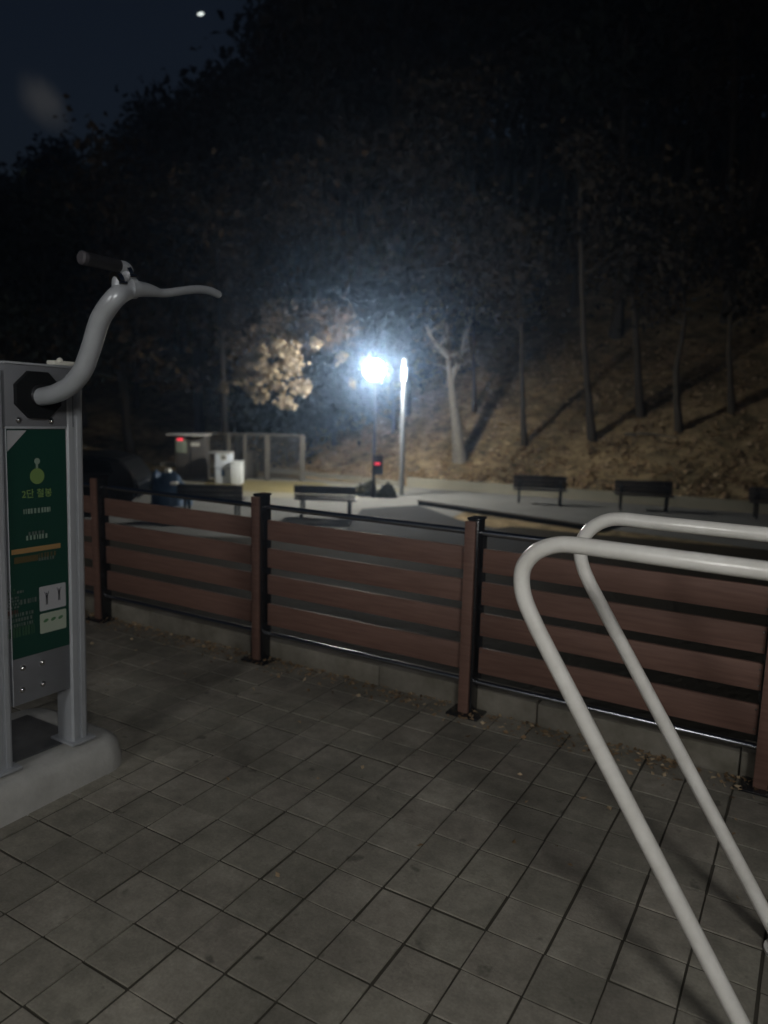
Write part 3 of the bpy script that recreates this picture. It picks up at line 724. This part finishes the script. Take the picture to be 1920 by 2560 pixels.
MB().rng(((x0 + x1) / 2 - .008, CY - .004, ZP + .2), ((x0 + x1) / 2 + .008, CY - .0005, zt - .06)).build('door_seam', 'blackmatte', cabn, off=o0)

# white cabinet
Y2 = 24.2
A, B_ = boxpx(537, 1133, 577, 1200, Y2, .5); o0 = (A[0], Y2, ZP)
wc = thing('white_cabinet', 'bluish-white upright cabinet with blue print, left one of the two pale boxes', 'cabinet', o0)
MB().rng((A[0], Y2, ZP + .002), B_, .012).build('body', 'bluewhite', wc, off=o0)
MB().rng((A[0] - .18, Y2 - .04, B_[2]), (B_[0] + .02, Y2 + .54, B_[2] + .03), .006).build('top', 'cabroof', wc, off=o0)
C_, D_ = boxpx(553, 1174, 563, 1191, Y2 - .008, .006); MB().rng(C_, D_).build('blue_panel', 'navy', wc, off=o0)
C_, D_ = boxpx(552, 1137, 566, 1151, Y2 - .008, .006); pp = MB().rng(C_, D_).build('notice', 'notice', wc, off=o0)
C_, D_ = boxpx(554, 1140, 564, 1148, Y2 - .012, .003); MB().rng(C_, D_).build('printed_picture', 'cab', pp, off=o0)
MB().rng((A[0] + .02, Y2 - .006, (ZP + B_[2]) / 2), (B_[0] - .02, Y2 - .001, (ZP + B_[2]) / 2 + .015)).build('drawer_seam', 'navy', wc, off=o0)
A, B_ = boxpx(575, 1157, 603, 1198, Y2 - .15, .5); o0 = (A[0], Y2 - .15, ZP)
wb = thing('white_box', 'shorter pale white box beside the bluish-white cabinet', 'box', o0)
MB().rng((A[0], A[1], ZP + .002), B_, .02).build('body', 'whitebox', wb, off=o0)
MB().rng((A[0] - .015, A[1] - .015, B_[2]), (B_[0] + .015, B_[1] + .015, B_[2] + .04), .01).build('lid', 'whitebox', wb, off=o0)

# wire mesh enclosure
Y3 = 25.6
ex = [atc(520, 1150, Y3)[0], atc(572, 1150, Y3)[0], atc(612, 1150, Y3)[0], atc(668, 1150, Y3)[0], atc(756, 1150, Y3)[0]]
ezt = atc(650, 1088, Y3)[1]; o0 = (ex[0], Y3, ZP)
en = thing('mesh_enclosure', 'brown wire mesh enclosure with square posts right of the cabinets', 'fence', o0)
for k, x in enumerate(ex):
    wv = .055 if k < 3 else .085
    MB().rng((x - wv, Y3 - .05, ZP), (x + wv, Y3 + .05, ezt), .006).build('post', 'meshpost', en, off=o0)
MB().rng((ex[0] - .05, Y3 - .03, ezt + .001), (ex[-1] + .06, Y3 + .03, ezt + .05), .005).build('top_rail', 'meshpost', en, off=o0)
for xa, xb in zip(ex, ex[1:]):
    b = MB(); x = xa + .06
    while x < xb - .05: b.rng((x, Y3 - .004, ZP + .08), (x + .010, Y3 + .004, ezt)); x += .075
    z = ZP + .1
    while z < ezt: b.rng((xa + .05, Y3 + .0045, z), (xb - .05, Y3 + .012, z + .010)); z += .075
    b.build('mesh_panel', 'meshwire', en, off=o0, smooth=False)
A, B_ = boxpx(612, 1130, 640, 1196, Y3 + .5, .4); o0 = (A[0], Y3 + .5, ZP)
kc = thing('brown_cabinet', 'small brown cabinet standing behind the wire mesh', 'cabinet', o0)
MB().rng((A[0], A[1], ZP), B_, .01).build('body', 'meshpost', kc, off=o0)
MB().rng((A[0] - .02, A[1] - .02, B_[2]), (B_[0] + .02, B_[1] + .02, B_[2] + .03), .005).build('top', 'cab', kc, off=o0)
MB().rng((B_[0] - .1, A[1] - .02, (A[2] + B_[2]) / 2 + .1), (B_[0] - .05, A[1] - .001, (A[2] + B_[2]) / 2 + .2), .003).build('handle', 'orange', kc, off=o0)

# blue tarp-covered heap
p = at_z(428, 1262, ZP); Yb = p.y
tp = thing('covered_heap', 'blue tarp draped over a lumpy heap left of the tall cabinet', 'tarp', (p.x, p.y, ZP))
b = MB(); r = bmesh.ops.create_icosphere(b.bm, subdivisions=4, radius=1)
hx = (at_Y(455, 1200, Yb).x - at_Y(382, 1200, Yb).x) / 2; hzz = at_Y(410, 1165, Yb).z - ZP
from mathutils import noise as mnoise
for v in b.bm.verts:
    n_ = mnoise.noise(v.co * 1.7 + Vector((3, 1, 0))) * .30 + mnoise.noise(v.co * 4.5) * .10
    c_ = v.co.copy(); zz_ = max(c_.z, 0) ** .6
    v.co = (c_.x * hx * (1.3 + n_ * .8) * (1.15 - .25 * zz_), c_.y * hx * .8 * (1 + n_), zz_ * hzz * (.80 + n_ * 1.3 - .22 * c_.x))
b.build('tarp', 'tarp', tp)
for (x0_, y0_, x1_, y1_) in ((411, 1173, 422, 1182), (425, 1206, 442, 1213)):
    q0, q1 = at_Y(x0_, y0_, Yb - hx * .95), at_Y(x1_, y1_, Yb - hx * .95)
    b = MB(); b.rng((q0.x - p.x, -hx * .95, q1.z - ZP), (q1.x - p.x, -hx * .25, q0.z - ZP), .012); b.build('white_tag', 'notice', tp)

# dark parked car behind the exerciser
cp2 = at_z(262, 1275, ZP)
car = thing('parked_car', 'dark parked car half hidden behind the exerciser post', 'car', (-8.15, 18.4, ZP), rad(184))
prof = [(-2.1, .35), (-2.15, .75), (-2.0, 1.0), (-1.75, 1.32), (-1.2, 1.42), (.2, 1.42), (.75, 1.30), (1.25, 1.0), (2.0, .86), (2.2, .7), (2.22, .35)]
b = MB(); b.prism([(x, -.85, z) for x, z in prof], (0, 1.7, 0)); bmesh.ops.bevel(b.bm, geom=b.bm.edges[:], offset=.07, segments=3, affect='EDGES'); b.build('body', 'carpaint', car)
for ys_ in (-.853, .845):
    b = MB(); b.prism([(-1.6, ys_, 1.0), (-1.5, ys_, 1.28), (-1.15, ys_, 1.35), (.15, ys_, 1.35), (.65, ys_, 1.24), (1.0, ys_, 1.0)], (0, .008, 0)); b.build('side_window', 'glass', car, smooth=False)
for x in (-1.35, 1.35):
    for y in (-.80, .80):
        b = MB(); b.tube([(x, y - .1, .33), (x, y + .1, .33)], .33, 24); wh = b.build('wheel', 'rubber', car)
        b = MB(); b.tube([(x, y - .108, .33), (x, y + .108, .33)], .2, 16); b.build('rim', 'benchdark', wh)

# ------------------------------------------------------------------ trees
def limb_path(p0, d, ln, n, wob, rise=0.0):
    pts = [Vector(p0)]; d = Vector(d).normalized()
    for k in range(n):
        d = (d + Vector((rnd.uniform(-wob, wob), rnd.uniform(-wob, wob), rnd.uniform(-wob, wob) * .6 + rise))).normalized()
        pts.append(pts[-1] + d * ln / n)
    return pts
def tree(nm, label, at, h, r, leaf='leaf_dark', bark='barkd', nleaf=1600, spread=2.6, lsize=.16, z0=.42, path=None, limbs=9, group=None, clumps=None, build=True, forks=None):
    """trunk with limbs and twigs in one mesh, crown of small leaves gathered in clumps round the limb ends."""
    base_ = Vector(at)
    t = thing(nm, label, 'tree', base_, group=group) if build else None
    tp_ = [Vector(q) for q in path] if path else limb_path((0, 0, -.2), (rnd.uniform(-.06, .06), rnd.uniform(-.06, .06), 1), h * .92, 9, .07, .08)
    b = MB(); n = len(tp_)
    seg = 12 if build else 6
    b.tube(tp_, [r * (1.28 if i == 0 else 1.0) * (1 - .82 * (i / (n - 1))) + .012 for i in range(n)], seg)
    ends = []
    for p0, d, ln, rr in (forks or []):
        fp = limb_path(p0, d, ln, 6, .16, .06); b.tube(fp, [rr * (1 - .8 * i / 6) + .01 for i in range(7)], 8); ends += fp[2:]
        for k in range(3):
            q = rnd.choice(fp[2:]); dd_ = Vector((rnd.uniform(-1, 1), rnd.uniform(-1, 1), rnd.uniform(.1, 1)))
            sp_ = limb_path(q, dd_, ln * .4, 4, .3); b.tube(sp_, [rr * .3 * (1 - .7 * i / 4) + .006 for i in range(5)], 5); ends += sp_[1:]
    for k in range(limbs):
        f = z0 + (1 - z0) * (k + rnd.random()) / limbs; i = min(n - 2, int(f * (n - 1))); p0 = tp_[i].lerp(tp_[i + 1], f * (n - 1) - i)
        a_ = rnd.uniform(0, 2 * PI); ln = spread * (1.1 - .55 * f) * rnd.uniform(.75, 1.2)
        lp2 = limb_path(p0, (math.cos(a_), math.sin(a_), rnd.uniform(.25, .8)), ln, 5, .22, .03)
        rr = r * .38 * (1.1 - f) + .012
        b.tube(lp2, [rr * (1 - .8 * i / 5) + .006 for i in range(6)], 6 if build else 4); ends += lp2[2:]
        for q in range(2):
            sp_ = limb_path(lp2[rnd.randint(2, 4)], (rnd.uniform(-1, 1), rnd.uniform(-1, 1), rnd.uniform(-.1, 1)), ln * .45, 3, .3)
            b.tube(sp_, [rr * .35 * (1 - .7 * i / 3) + .005 for i in range(4)], 4); ends += sp_[1:]
    ends.append(tp_[-1])
    C = []
    if nleaf:
        E_ = np.array([e_[:] for e_ in (clumps or ends)])
        idx = rng.integers(0, len(E_), nleaf); wgt = rng.uniform(.16, .62, len(E_)) * spread / 2.6
        C = E_[idx] + rng.normal(size=(nleaf, 3)) * wgt[idx][:, None] * np.array([1, 1, .75])
    if build:
        b.build('trunk', bark, t)
        if nleaf:
            V_, F_ = leaf_quads(C, lsize); raw_mesh('crown', V_, F_, leaf, t)
        return t
    return b, C

# the pale forked tree beside the light column
bs = hit_terrain(1152, 1152)
def rel(x, y, Y, o): p = at_Y(x, y, Y); return p - Vector(o)
pth = [rel(x, y, bs.y, bs) for x, y in ((1152, 1165), (1146, 1110), (1138, 1040), (1130, 980), (1124, 925), (1119, 890))]
k1 = pth[-1]
tr = tree('bare_tree', 'pale forked tree with cut branches, lit by the lamp, nearest the light column', bs, 7, .25, leaf='leaf_autumn', bark='bark', nleaf=260, lsize=.08, path=pth, limbs=5, z0=.8, spread=1.3,
    forks=[(k1, rel(1062, 832, bs.y - .8, bs) - k1, 1.5, .10), (k1, rel(1122, 800, bs.y + .6, bs) - k1, 1.3, .09), (rel(1128, 950, bs.y, bs), rel(1160, 860, bs.y, bs) - rel(1128, 950, bs.y, bs), 1.5, .10), (k1, rel(1175, 880, bs.y, bs) - k1, .8, .05), (k1, rel(1085, 880, bs.y, bs) - k1, .5, .05)])
tr.children[0].data.transform(Matrix.Identity(4))
TK = [((1482, 1100), [(1482, 1112), (1476, 1050), (1468, 960), (1460, 850), (1455, 720), (1450, 560), (1452, 400)], .145, 'tall straight pale trunk on the slope, third right of the light column'),
      ((1602, 1040), [(1602, 1052), (1596, 960), (1592, 880), (1588, 800), (1578, 720), (1560, 640), (1556, 480)], .15, 'dim tree with kinked upper trunk, left of the long shadow'),
      ((1698, 1080), [(1698, 1092), (1692, 1000), (1690, 920), (1702, 860), (1712, 800), (1708, 640), (1700, 500)], .12, 'dim slender tree with bent trunk at the right of the slope'),
      ((1312, 1112), [(1312, 1122), (1308, 1060), (1306, 980), (1304, 900), (1305, 830), (1298, 720), (1300, 560)], .10, 'thin grey tree between the forked tree and the tall straight trunk'),
      ((1185, 1030), [(1185, 1040), (1186, 980), (1184, 900), (1186, 800), (1186, 690), (1180, 560)], .09, 'slim upright trunk just behind the pale forked tree'),
      ((1830, 1030), [(1830, 1045), (1826, 960), (1822, 880), (1826, 760), (1820, 600)], .12, 'dark tree near the right edge on the upper slope')]
for (bx_, by_), pp_, r_, lb in TK:
    bs = hit_terrain(bx_, by_); pth = [rel(x, y, bs.y + .05 * i, bs) for i, (x, y) in enumerate(pp_)]
    tree('slope_tree', lb, bs, 9, r_, leaf='leaf_dark', bark='barkd', nleaf=1500, path=pth, limbs=8, z0=.62, spread=3.0, lsize=.14, group='trees on the slope')

# broad-leaved tree left of the lamp, its drooping branch catching the light
bs = Vector((at_Y(566, 1185, 27.0).x, 27.0, ZP)); bs.z = hill(bs.x, bs.y)
cl = [(640, 905, 30), (655, 940, 28), (700, 882, 26), (733, 925, 26), (748, 962, 24), (692, 962, 24), (722, 1000, 22), (655, 985, 20), (612, 950, 16), (622, 900, 24),
      (675, 930, 24), (715, 905, 24), (745, 900, 22), (700, 1008, 16), (650, 885, 24), (725, 1018, 12), (760, 985, 12), (560, 965, 14), (585, 955, 12), (600, 925, 16), (628, 975, 16), (680, 870, 26), (730, 868, 18), (790, 855, 12)]
t = thing('drooping_tree', 'autumn tree with a drooping pale-lit branch of leaves left of the lamp', 'tree', bs)
b = MB(); tk = [rel(566, 1185, 27.0, bs), rel(566, 1120, 27, bs), rel(560, 1020, 26.9, bs), rel(556, 900, 26.6, bs), rel(548, 780, 26.4, bs), rel(540, 620, 26, bs)]
b.tube(spline(tk, 4), [.17 - .0055 * i for i in range(21)], 12)
def leafY(x): return float(np.interp(x, [560, 640, 700, 760, 860], [20.3, 20.6, 21.2, 22.0, 20.0]))
for tgt in ((640, 890), (700, 880), (745, 895), (620, 940), (780, 855), (690, 940), (850, 885)):
    sp_ = spline([rel(552, 820, 26.4, bs), rel((560 + tgt[0]) / 2, min(tgt[1], 850) - 30, 24.0, bs), rel(tgt[0], tgt[1], leafY(tgt[0]), bs)], 5); b.tube(sp_, [.045 - .0036 * i for i in range(11)], 6)
    rp = limb_path(sp_[-1], (0, 0, -1), .6, 3, .3); b.tube(rp, [.01, .008, .006, .005], 4)
b.build('trunk', 'barkblack', t)
C = []
for x, y, s_ in cl:
    for _ in range(int(s_ * s_ * .03) + 2):
        c0 = rel(x + rnd.gauss(0, s_ * .45), y + rnd.gauss(0, s_ * .38), leafY(x) + rnd.gauss(0, .12), bs)
        C += [(c0 + Vector((rnd.gauss(0, .045), rnd.gauss(0, .04), rnd.gauss(0, .035))))[:] for _ in range(7)]

for x, y, s_ in ((848, 895, 13), (856, 888, 9), (880, 962, 8)):
    c_ = rel(x, y, 19.8, bs); sg_ = s_ / FPX * 20
    C += [(c_ + Vector((rnd.gauss(0, sg_ * .5), rnd.gauss(0, .12), rnd.gauss(0, sg_ * .5))))[:] for _ in range(14)]
V_, F_ = leaf_quads(C, .085); raw_mesh('crown', V_, F_, 'leaf_lit', t)
CM = []
for k in range(30):
    x = rnd.uniform(575, 870); y = rnd.uniform(785, 868) - (x - 575) * .05; c_ = rel(x, y, rnd.uniform(23.2, 25), bs)
    CM += [(c_ + Vector((rnd.gauss(0, .24), rnd.gauss(0, .3), rnd.gauss(0, .16))))[:] for _ in range(70)]
V_, F_ = leaf_quads(CM, .085); raw_mesh('middle_crown', V_, F_, 'leaf_autumn', t)
C2 = []
for k in range(46):
    x, y = rnd.uniform(440, 800), rnd.uniform(430, 800); Yk = rnd.uniform(26, 30); c_ = rel(x, y, Yk, bs)
    C2 += [(c_ + Vector((rnd.gauss(0, .42), rnd.gauss(0, .5), rnd.gauss(0, .32))))[:] for _ in range(60)]
V_, F_ = leaf_quads(C2, .10); raw_mesh('upper_crown', V_, F_, 'leaf_dark', t)

# dark trees just behind the plaza
for (px_, by_, Yt, h_, lb, lf) in ((600, 1200, 29.5, 11, 'dark brown-leaved tree behind the mesh enclosure', 'leaf_autumn'), (330, 1150, 31, 12, 'dark tree behind the parked car and tall cabinet', 'leaf_autumn'),
        (1010, 1100, 30.5, 13, 'dark tree rising directly behind the light column', 'leaf_dark'), (120, 1150, 30, 10, 'dark tree on the far left above the exerciser panel', 'leaf_ever')):
    q = at_Y(px_, by_, Yt); q.z = hill(q.x, q.y)
    tree('woodland_tree', lb, q, h_, .2, leaf=lf, bark='barkblack', nleaf=3600, spread=4.2, lsize=.17, limbs=14, z0=.25, group='dark trees at the wood edge')

for (px_, by_, Yt, h_, lb) in ((655, 1150, 28.6, 4.6, 'low dark evergreen right behind the mesh enclosure, left of the others'), (745, 1150, 29.4, 5.6, 'dark evergreen between the mesh enclosure and the lit leaves'),
        (835, 1150, 30.0, 6.6, 'tallest dark evergreen, just left of the glaring lamp'), (925, 1140, 31.0, 6.0, 'dark evergreen directly behind the glaring lamp'), (985, 1130, 29.6, 6.0, 'dark evergreen behind the light column')):
    q = at_Y(px_, by_, Yt); q.z = hill(q.x, q.y)
    tree('evergreen_tree', lb, q, h_, .10, leaf='leaf_ever', bark='barkblack', nleaf=5200, spread=2.5, lsize=.12, limbs=22, z0=.06, group='low evergreens behind the plaza')

# the wood: one mass of trunks and crowns up the hill, skyline falling to the left
SKX = [-400, 0, 80, 150, 230, 300, 405, 500, 636, 694, 740, 800, 2600]
SKY_ = [560, 410, 340, 345, 345, 268, 222, 200, 150, 93, 25, -200, -600]
def skyline(px_): return float(np.interp(px_, SKX, SKY_))
bm_all = MB(); CC = []; CD = []; cnt = 0
pts_ = []
tries = 0
while cnt < 280 and tries < 9000:
    tries += 1
    Y = 27 + 58 * rnd.random() ** 1.3; x = rnd.uniform(-.85, .85) * Y
    if Y - foot(x) < 5: continue
    if any((x - a) ** 2 + (Y - c) ** 2 < 5.5 for a, c in pts_): continue
    z = hill(x, Y)
    if x > 0 and Y < 33: continue
    if abs(x + .5) < 8 and Y < 38: continue
    px_, _ = proj((x, Y, z)); top = rnd.uniform(8.5, 15) if px_ < 380 else rnd.uniform(14, 25)
    # keep the wood's top edge under the skyline
    for _ in range(34):
        pxx, pyy = proj((x, Y, z + top + .8))
        if pyy < skyline(pxx) - 6 + rnd.uniform(-10, 22): top *= .965
        else: break
    if top < 4: continue
    pts_.append((x, Y)); cnt += 1
    f = min(1.5, top / 11)
    bb, C = tree('x', '', (0, 0, 0), top, .16 * f + .03, nleaf=int(900 * f + 150), spread=3.3 * f + .3, z0=.38 if Y > 36 else .5, limbs=8, build=False)
    bmesh.ops.translate(bb.bm, vec=(x, Y, z), verts=bb.bm.verts)
    me = bpy.data.meshes.new('tmp'); bb.bm.to_mesh(me); bb.bm.free(); bm_all.bm.from_mesh(me); bpy.data.meshes.remove(me)
    (CC if rnd.random() < .7 else CD).append(C + np.array([x, Y, z]))
wt = bm_all.build('woodland_trunks', 'barkd'); 
wt.name = 'woodland'; wt['kind'] = 'stuff'; wt['label'] = 'dark wood of bare and leafy trees covering the hillside'; wt['category'] = 'woodland'
V_, F_ = leaf_quads(np.concatenate(CC), .28); raw_mesh('woodland_leaves', V_, F_, 'leaf_dark', wt)
V_, F_ = leaf_quads(np.concatenate(CD), .26); raw_mesh('woodland_leaves', V_, F_, 'leaf_ever', wt)

# low dark shrubs round the lamp foot
for k, (px_, py_, hw, hh, lb) in enumerate(((918, 1240, 30, 36, 'low dark shrub left of the dark lamp pole'), (968, 1243, 26, 34, 'low dark shrub between the two lamp posts'))):
    q = at_z(px_, py_, ZP); sx = hw / FPX * q.y; sz = hh / FPX * q.y
    t = thing('low_shrub', lb, 'shrub', q)
    b = MB()
    for j in range(9): b.tube(limb_path((rnd.uniform(-.1, .1), rnd.uniform(-.1, .1), 0), (rnd.uniform(-.8, .8), rnd.uniform(-.8, .8), 1), sz * .8, 4, .2), [.014, .012, .009, .007, .005], 4)
    b.build('stems', 'barkd', t)
    u = rng.normal(size=(900, 3)); u /= np.linalg.norm(u, axis=1)[:, None]; u *= rng.uniform(.5, 1, 900)[:, None] ** .5
    u *= (1 + .2 * np.sin(u[:, :1] * 5 + k) * np.cos(u[:, 1:2] * 4)); u[:, 2] = np.abs(u[:, 2])
    V_, F_ = leaf_quads(u * np.array([sx, sx * .8, sz]), .05); raw_mesh('leaves', V_, F_, 'shrub', t)

# leaf litter on the slope and, thinly, on the terrace by the kerb
C = []
while len(C) < 27000:
    x = rnd.uniform(-9, 20); y = foot(x) + .1 + 13 * rnd.random() ** 1.8
    if mnoise.noise(Vector((x * 1.3, y * 1.3, 0))) * .5 + .5 < rnd.uniform(.25, .62): continue
    C.append((x, y, hill(x, y) + rnd.uniform(0, .08)))
V_, F_ = leaf_quads(C, .09, flat=.65); fl = raw_mesh('fallen_leaves', V_, F_, 'litter'); fl['kind'] = 'stuff'; fl['label'] = 'fallen brown leaves covering the foot of the slope'; fl['category'] = 'leaves'
C = []
while len(C) < 2600:
    s = rnd.uniform(-8, 4); t = 3.70 - abs(rnd.gauss(0, .10)) - .004
    if mnoise.noise(Vector((s * 1.6, 0, 3))) * .5 + .5 < rnd.random() * .9: continue
    p = W(s, t, .006 + rnd.random() * .012); C.append(p[:])
for k in range(70):
    p = W(rnd.uniform(-4.5, 2), 3.4 - abs(rnd.gauss(0, 1.0)), .008); C.append(p[:])
V_, F_ = leaf_quads(C, .016, flat=.85); fl = raw_mesh('fallen_leaves', V_, F_, 'litter'); fl['kind'] = 'stuff'; fl['label'] = 'small brown leaf crumbs gathered along the fence kerb'; fl['category'] = 'leaves'

# fallen branch on the slope
q0 = hit_terrain(1560, 1093); q1 = hit_terrain(1690, 1100)
b = MB(); b.tube(spline([(0, 0, .1), ((q1 - q0) * .5 + Vector((0, 0, .16)))[:], (q1 - q0 + Vector((0, 0, .08)))[:]], 5), [.045 - .003 * i for i in range(11)], 8)
o = b.build('fallen_branch', 'bark'); o.location = q0; o['label'] = 'thin fallen branch lying on the leafy slope'; o['category'] = 'branch'

# moon
q = CAM + ray(502, 35).normalized() * 900
b = MB(); b.ball((0, 0, 0), 1, 24); mo = b.build('moon', 'moon'); mo.location = q; mo.scale = (3.2, 1.5, 1.4); mo.rotation_euler = (0, rad(-18), rad(14))
mo['label'] = 'small bright white moon in the dark sky'; mo['category'] = 'moon'

# added haze that stands in for the lens glow round the lamp
b = MB(); b.rng((-180, -100, ZP - 1.5), (180, 185, 62)); hm = bpy.data.materials.new('glow_haze'); hm.use_nodes = True
n = hm.node_tree.nodes; n.clear(); o_ = n.new('ShaderNodeOutputMaterial'); v = n.new('ShaderNodeVolumePrincipled')
v.inputs['Density'].default_value = .0042; v.inputs['Color'].default_value = (.46, .66, 1.0, 1); v.inputs['Anisotropy'].default_value = .92
hm.node_tree.links.new(v.outputs[0], o_.inputs['Volume'])
hz_ = b.build('haze', hm, smooth=False); struct(hz_, 'stuff'); hz_['label'] = 'thin bluish haze added to make the glow round the lamp'; hz_['category'] = 'haze'
hz_.display_type = 'WIRE'
